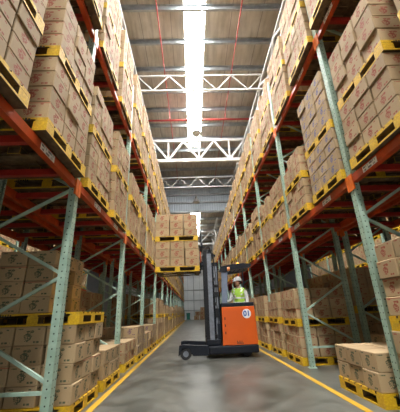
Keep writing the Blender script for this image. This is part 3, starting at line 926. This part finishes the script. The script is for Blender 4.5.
# ------------------------------------------------------------------ the operator
def operator():
    PXc, PYc, Z0 = 1.275, TY0 + .42, .312
    ang = math.radians(238)            # the chest turns to the mast and half towards the camera
    J = dict(pelvis=(0, 0, .93), waist=(0, 0, 1.06), chest=(.015, 0, 1.22), up=(.01, 0, 1.34), neck=(.015, 0, 1.435), head=(.03, 0, 1.50),
             ls=(.0, .175, 1.335), le=(-.01, .225, 1.13), lw=(.07, .22, .90), lh=(.10, .21, .83),
             rs=(.0, -.175, 1.335), re=(.05, -.255, 1.11), rw=(.15, -.31, 1.06), rh=(.17, -.365, 1.075),
             lhip=(0, .095, .88), lk=(.025, .11, .47), la=(0, .115, .085), lt=(.14, .125, .03),
             rhip=(0, -.095, .88), rk=(.025, -.11, .47), ra=(0, -.115, .085), rt=(.14, -.125, .03))
    RAD = dict(pelvis=.135, waist=.125, chest=.145, up=.12, neck=.055, head=.055, ls=.075, le=.05, lw=.034, lh=.036, rs=.075, re=.05, rw=.034, rh=.036,
               lhip=.09, lk=.06, la=.045, lt=.04, rhip=.09, rk=.06, ra=.045, rt=.04)
    E_ = [('pelvis', 'waist'), ('waist', 'chest'), ('chest', 'up'), ('up', 'neck'), ('neck', 'head'), ('up', 'ls'), ('ls', 'le'), ('le', 'lw'), ('lw', 'lh'),
          ('up', 'rs'), ('rs', 're'), ('re', 'rw'), ('rw', 'rh'), ('pelvis', 'lhip'), ('lhip', 'lk'), ('lk', 'la'), ('la', 'lt'), ('pelvis', 'rhip'), ('rhip', 'rk'), ('rk', 'ra'), ('ra', 'rt')]
    # five fingers on each hand, curled over the controls
    for sd, sg in (('l', 1), ('r', -1)):
        hx, hy, hz = J[sd + 'h']
        down_ = sd == 'l'
        for i, (dy, ln) in enumerate(((.027, .062), (.010, .072), (-.008, .068), (-.025, .052))):
            a, b = '%sf%da' % (sd, i), '%sf%db' % (sd, i)
            if down_:
                J[a] = (hx + dy, hy, hz - .035 - ln * .45); J[b] = (hx + dy, hy - .02, hz - .035 - ln * .95)
            else:
                J[a] = (hx + dy, hy - .035 - ln * .45, hz + .004); J[b] = (hx + dy, hy - .035 - ln * .8, hz - .028)
            RAD[a] = .0095; RAD[b] = .008; E_ += [(sd + 'h', a), (a, b)]
        if down_: J['lt1'], J['lt2'] = (hx + .042, hy - .01, hz - .015), (hx + .052, hy - .02, hz - .05)
        else: J['rt1'], J['rt2'] = (hx + .045, hy - .012, hz), (hx + .05, hy - .048, hz - .012)
        RAD[sd + 't1'] = .012; RAD[sd + 't2'] = .009; E_ += [(sd + 'h', sd + 't1'), (sd + 't1', sd + 't2')]
    names = list(J); idx = {n_: i for i, n_ in enumerate(names)}
    me = bpy.data.meshes.new('person')
    me.from_pydata([J[n_] for n_ in names], [(idx[a], idx[b]) for a, b in E_], [])
    tmp = link(bpy.data.objects.new('person_tmp', me))
    tmp.modifiers.new('Skin', 'SKIN'); tmp.modifiers.new('Sub', 'SUBSURF').levels = 2
    sv = me.skin_vertices[0].data
    for n_ in names:
        r = RAD[n_]; q = sv[idx[n_]]
        q.radius = (r * (.80 if n_ in ('chest', 'waist', 'pelvis', 'up') else 1), r * (1.15 if n_ in ('chest', 'up', 'pelvis') else 1))
        q.use_root = n_ == 'pelvis'
    bpy.context.view_layer.update()
    ev = tmp.evaluated_get(bpy.context.evaluated_depsgraph_get())
    body = bpy.data.meshes.new_from_object(ev)
    bpy.data.objects.remove(tmp)
    HR = Matrix.Translation((.03, 0, 0)) @ Matrix.Rotation(math.radians(-42), 4, 'Z') @ Matrix.Translation((-.03, 0, 0))   # he looks towards the mast
    # head, shaped with a nose and jaw, joined into the same mesh
    bm = bmesh.new(); bm.from_mesh(body)
    nb = len(bm.verts)
    hm = bmesh.ops.create_uvsphere(bm, u_segments=24, v_segments=18, radius=1)['verts']
    for v in hm:
        x, y, z = v.co
        X, Y, Z = x * .098, y * .075, z * .118
        if z < 0: X *= 1 - .16 * -z; Y *= 1 - .32 * z * z
        if x > 0 and z < -.1: X += .012 * (-z)
        if x > .80 and abs(y) < .30 and -.35 < z < .25: X += .026 * (1 - abs(y) / .3) * (1 - abs(z + .12) / .4)
        if x > .7 and .12 < z < .35 and .15 < abs(y) < .55: X -= .008
        v.co = HR @ Vector((X + .045, Y, Z + 1.585))
    bm.to_mesh(body); bm.free()
    SKIN = plain('skin', (.40, .215, .135), .5, worn=.05); SHIRT = plain('white_shirt', (.70, .71, .72), .75, worn=.05)
    TROU = plain('dark_trousers', (.03, .035, .05), .8); SHOE = plain('work_boots', (.025, .02, .018), .6)
    for m_ in (SKIN, SHIRT, TROU, SHOE): body.materials.append(m_)
    for p in body.polygons:
        c = p.center; p.use_smooth = True
        if c.z > 1.43: p.material_index = 0
        elif (c.y < -.33 and c.z > .9) or (c.y > .15 and .6 < c.z < .875): p.material_index = 0
        elif c.z > .93 or (abs(c.y) > .175 and c.z > .8): p.material_index = 1
        elif c.z > .10: p.material_index = 2
        else: p.material_index = 3
    P = link(bpy.data.objects.new('person', body))
    P.location = (PXc, PYc, Z0); P.rotation_euler.z = ang; P.scale = (.985, .985, .965)
    tag(P, 'operator in white hard hat and lime vest standing in the orange truck', 'person')
    # vest: the torso's surface, a little larger
    bm = bmesh.new(); bm.from_mesh(body); bm.normal_update()
    keep = [f for f in bm.faces if .90 < f.calc_center_median().z < 1.425 and abs(f.calc_center_median().y) < .172 and f.calc_center_median().x < .19]
    ks = set(keep)
    bmesh.ops.delete(bm, geom=[f for f in bm.faces if f not in ks], context='FACES')
    left, best = set(bm.faces), []
    while left:
        st_ = [left.pop()]; isl = list(st_)
        while st_:
            for e in st_.pop().edges:
                for f2 in e.link_faces:
                    if f2 in left: left.discard(f2); st_.append(f2); isl.append(f2)
        if len(isl) > len(best): best = isl
    best = set(best); bmesh.ops.delete(bm, geom=[f for f in bm.faces if f not in best], context='FACES')
    nn = {v: v.normal.copy() for v in bm.verts}
    for v in bm.verts: v.co += nn[v] * .014
    vm = bpy.data.meshes.new('safety_vest'); bm.to_mesh(vm); bm.free()
    vm.materials.clear()
    LIME = plain('lime_vest_cloth', (.42, .72, .08), .7, worn=.06); BAND = plain('reflective_band', (.75, .78, .76), .35, worn=.04)
    vm.materials.append(LIME); vm.materials.append(BAND)
    for p in vm.polygons:
        z = p.center.z; p.use_smooth = True
        p.material_index = 1 if (1.0 < z < 1.055 or 1.13 < z < 1.185) or (z > 1.2 and .085 < abs(p.center.y) < .125) else 0
    v_ = put('safety_vest', vm, P); sm = v_.modifiers.new('Solid', 'SOLIDIFY'); sm.thickness = .006; sm.offset = 1
    # hair, ears, eyes, mouth
    HAIR = plain('black_hair', (.012, .010, .009), .6)
    bm = bmesh.new(); bmesh.ops.create_uvsphere(bm, u_segments=22, v_segments=16, radius=1)
    for v in bm.verts: v.co = (v.co.x * .104 + .038, v.co.y * .082, v.co.z * .122 + 1.588)
    bmesh.ops.delete(bm, geom=[f for f in bm.faces if f.calc_center_median().x > .055 + (f.calc_center_median().z - 1.62) * .3 and f.calc_center_median().z < 1.66 or f.calc_center_median().z < 1.535], context='FACES')
    hm_ = bpy.data.meshes.new('hair'); bm.to_mesh(hm_); bm.free(); hm_.materials.append(HAIR)
    for p in hm_.polygons: p.use_smooth = True
    hr = put('hair', hm_, P); hr.modifiers.new('Solid', 'SOLIDIFY').thickness = .008
    for sg in (-1, 1):
        m = MB(); m.lathe([(.004, -.012), (.02, -.008), (.026, 0), (.02, .008), (.006, .01)], (.035, sg * .079, 1.58), 'y', 12); m.build('ear', SKIN, P, smooth=True, fix=True)
        m = MB(); m.lathe([(.001, -.009), (.008, -.005), (.011, 0), (.008, .005), (.001, .009)], (.127, sg * .031, 1.605), 'x', 10); m.build('eye', HAIR, P, smooth=True, fix=True)
        m = MB(); m.bar((.136, sg * .016, 1.625), (.124, sg * .05, 1.626), .008, .007); m.build('eyebrow', HAIR, P)
    m = MB(); m.box(.118, .131, -.023, .023, 1.532, 1.540); m.build('mouth', plain('lips', (.28, .10, .08), .5), P)
    # hard hat with a peak
    HAT = plain('white_hard_hat', (.78, .78, .82), .3, worn=.03)
    bm = bmesh.new(); bmesh.ops.create_uvsphere(bm, u_segments=28, v_segments=16, radius=1)
    bmesh.ops.delete(bm, geom=[f for f in bm.faces if f.calc_center_median().z < 0], context='FACES')
    for v in bm.verts:
        x, y, z = v.co
        ridge = .010 * max(0, 1 - abs(y) / .22) if z > .25 else 0
        v.co = (x * .127 + .035, y * .106, z * .125 + ridge + 1.632)
    ht = bpy.data.meshes.new('hard_hat'); bm.to_mesh(ht); bm.free(); ht.materials.append(HAT)
    for p in ht.polygons: p.use_smooth = True
    hh = put('hard_hat', ht, P); hh.modifiers.new('Solid', 'SOLIDIFY').thickness = .006
    m = MB(); n_ = 28
    pts = []
    for k_ in range(n_):
        t_ = 2 * math.pi * k_ / n_; ex = .055 * max(0, math.cos(t_)) ** 1.5 + .010
        pts.append(((.122 + ex) * math.cos(t_) + .035, (.103 + min(ex, .014)) * math.sin(t_)))
    for k_ in range(n_):
        a, b = pts[k_], pts[(k_ + 1) % n_]
        ia = (a[0] * .82 + .006, a[1] * .82); ib = (b[0] * .82 + .006, b[1] * .82)
        za, zb = 1.632 - max(0, a[0] - .1) * .25, 1.632 - max(0, b[0] - .1) * .25
        m.hexa([(ia[0], ia[1], 1.630), (ib[0], ib[1], 1.630), (a[0], a[1], za - .002), (b[0], b[1], zb - .002), (ia[0], ia[1], 1.637), (ib[0], ib[1], 1.637), (a[0], a[1], za + .005), (b[0], b[1], zb + .005)])
    m.build('hat_brim', HAT, hh, fix=True)
    for o in P.children:
        if o.name.split('.')[0] in ('hair', 'ear', 'eye', 'eyebrow', 'mouth', 'hard_hat'): o.matrix_local = HR
operator()

# ------------------------------------------------------------------ things at the far end of the aisle
BIN = plain('green_plastic', (.03, .22, .17), .5)
t = thing('waste_bin', 'green plastic wheeled bin standing at the far end wall', 'bin', (-.95, 48.3, 0))
m = MB(); m.hexa([(-.24, -.26, .06), (.24, -.26, .06), (-.24, .26, .06), (.24, .26, .06), (-.3, -.34, 1.0), (.3, -.34, 1.0), (-.3, .34, 1.0), (.3, .34, 1.0)]); m.build('tub', BIN, t)
m = MB(); m.box(-.32, .32, -.36, .38, 1.001, 1.06); m.build('lid', BIN, t, bevel=.02)
for x in (-.27, .27):
    m = MB(); m.lathe([(.02, -.025), (.10, -.02), (.10, .02), (.02, .025)], (x, .3, .1), 'x', 14); m.build('wheel', RUB, t)
for x, y, z, w, lb in ((.35, 48.0, 0, .8, 'large brown box on the floor by the far end wall, nearest the green bin'),
                       (1.25, 48.1, 0, .8, 'large brown box on the floor by the far end wall, under two others'),
                       (.5, 48.0, .605, .7, 'brown box on top of the one nearest the green bin'),
                       (1.25, 48.1, .605, .75, 'brown box in the middle of the three high pile by the end wall'),
                       (1.3, 48.1, 1.21, .6, 'smallest brown box topping the three high pile by the end wall')):
    m = MB(); m.box(-w / 2, w / 2, -.35, .35, 0, .6, uvs=UVS)
    tag(put('shipping_box', m.mesh('shipping_box', CART['red'], bevel=.01), None, (x, y, z + .001)), lb, 'box', 'boxes piled at the far wall')

# ------------------------------------------------------------------ light
W = bpy.data.worlds.new('world'); S.world = W; W.use_nodes = True
W.node_tree.nodes['Background'].inputs[0].default_value = (.95, .97, 1, 1)
W.node_tree.nodes['Background'].inputs[1].default_value = .12
def area(name, loc, rot, sx, sy, e, col=(1, 1, 1)):
    d = bpy.data.lights.new(name, 'AREA'); d.shape = 'RECTANGLE'; d.size = sx; d.size_y = sy; d.energy = e; d.color = col
    o = link(bpy.data.objects.new(name, d)); o.location = loc; o.rotation_euler = rot
    return o
# daylight entering through the open loading doors behind the camera
area('dock_door_daylight', (.5, YBACK + .3, 3.0), (math.radians(90), 0, 0), 11, 5.8, 130, (1, .97, .93))

S.view_settings.view_transform = 'Standard'; S.view_settings.look = 'None'
S.view_settings.exposure = 0.1; S.view_settings.gamma = 1; S.view_settings.use_curve_mapping = False
S.cycles.use_denoising = True
S.cycles.max_bounces = 8; S.cycles.diffuse_bounces = 4
S.cycles.sample_clamp_indirect = 6
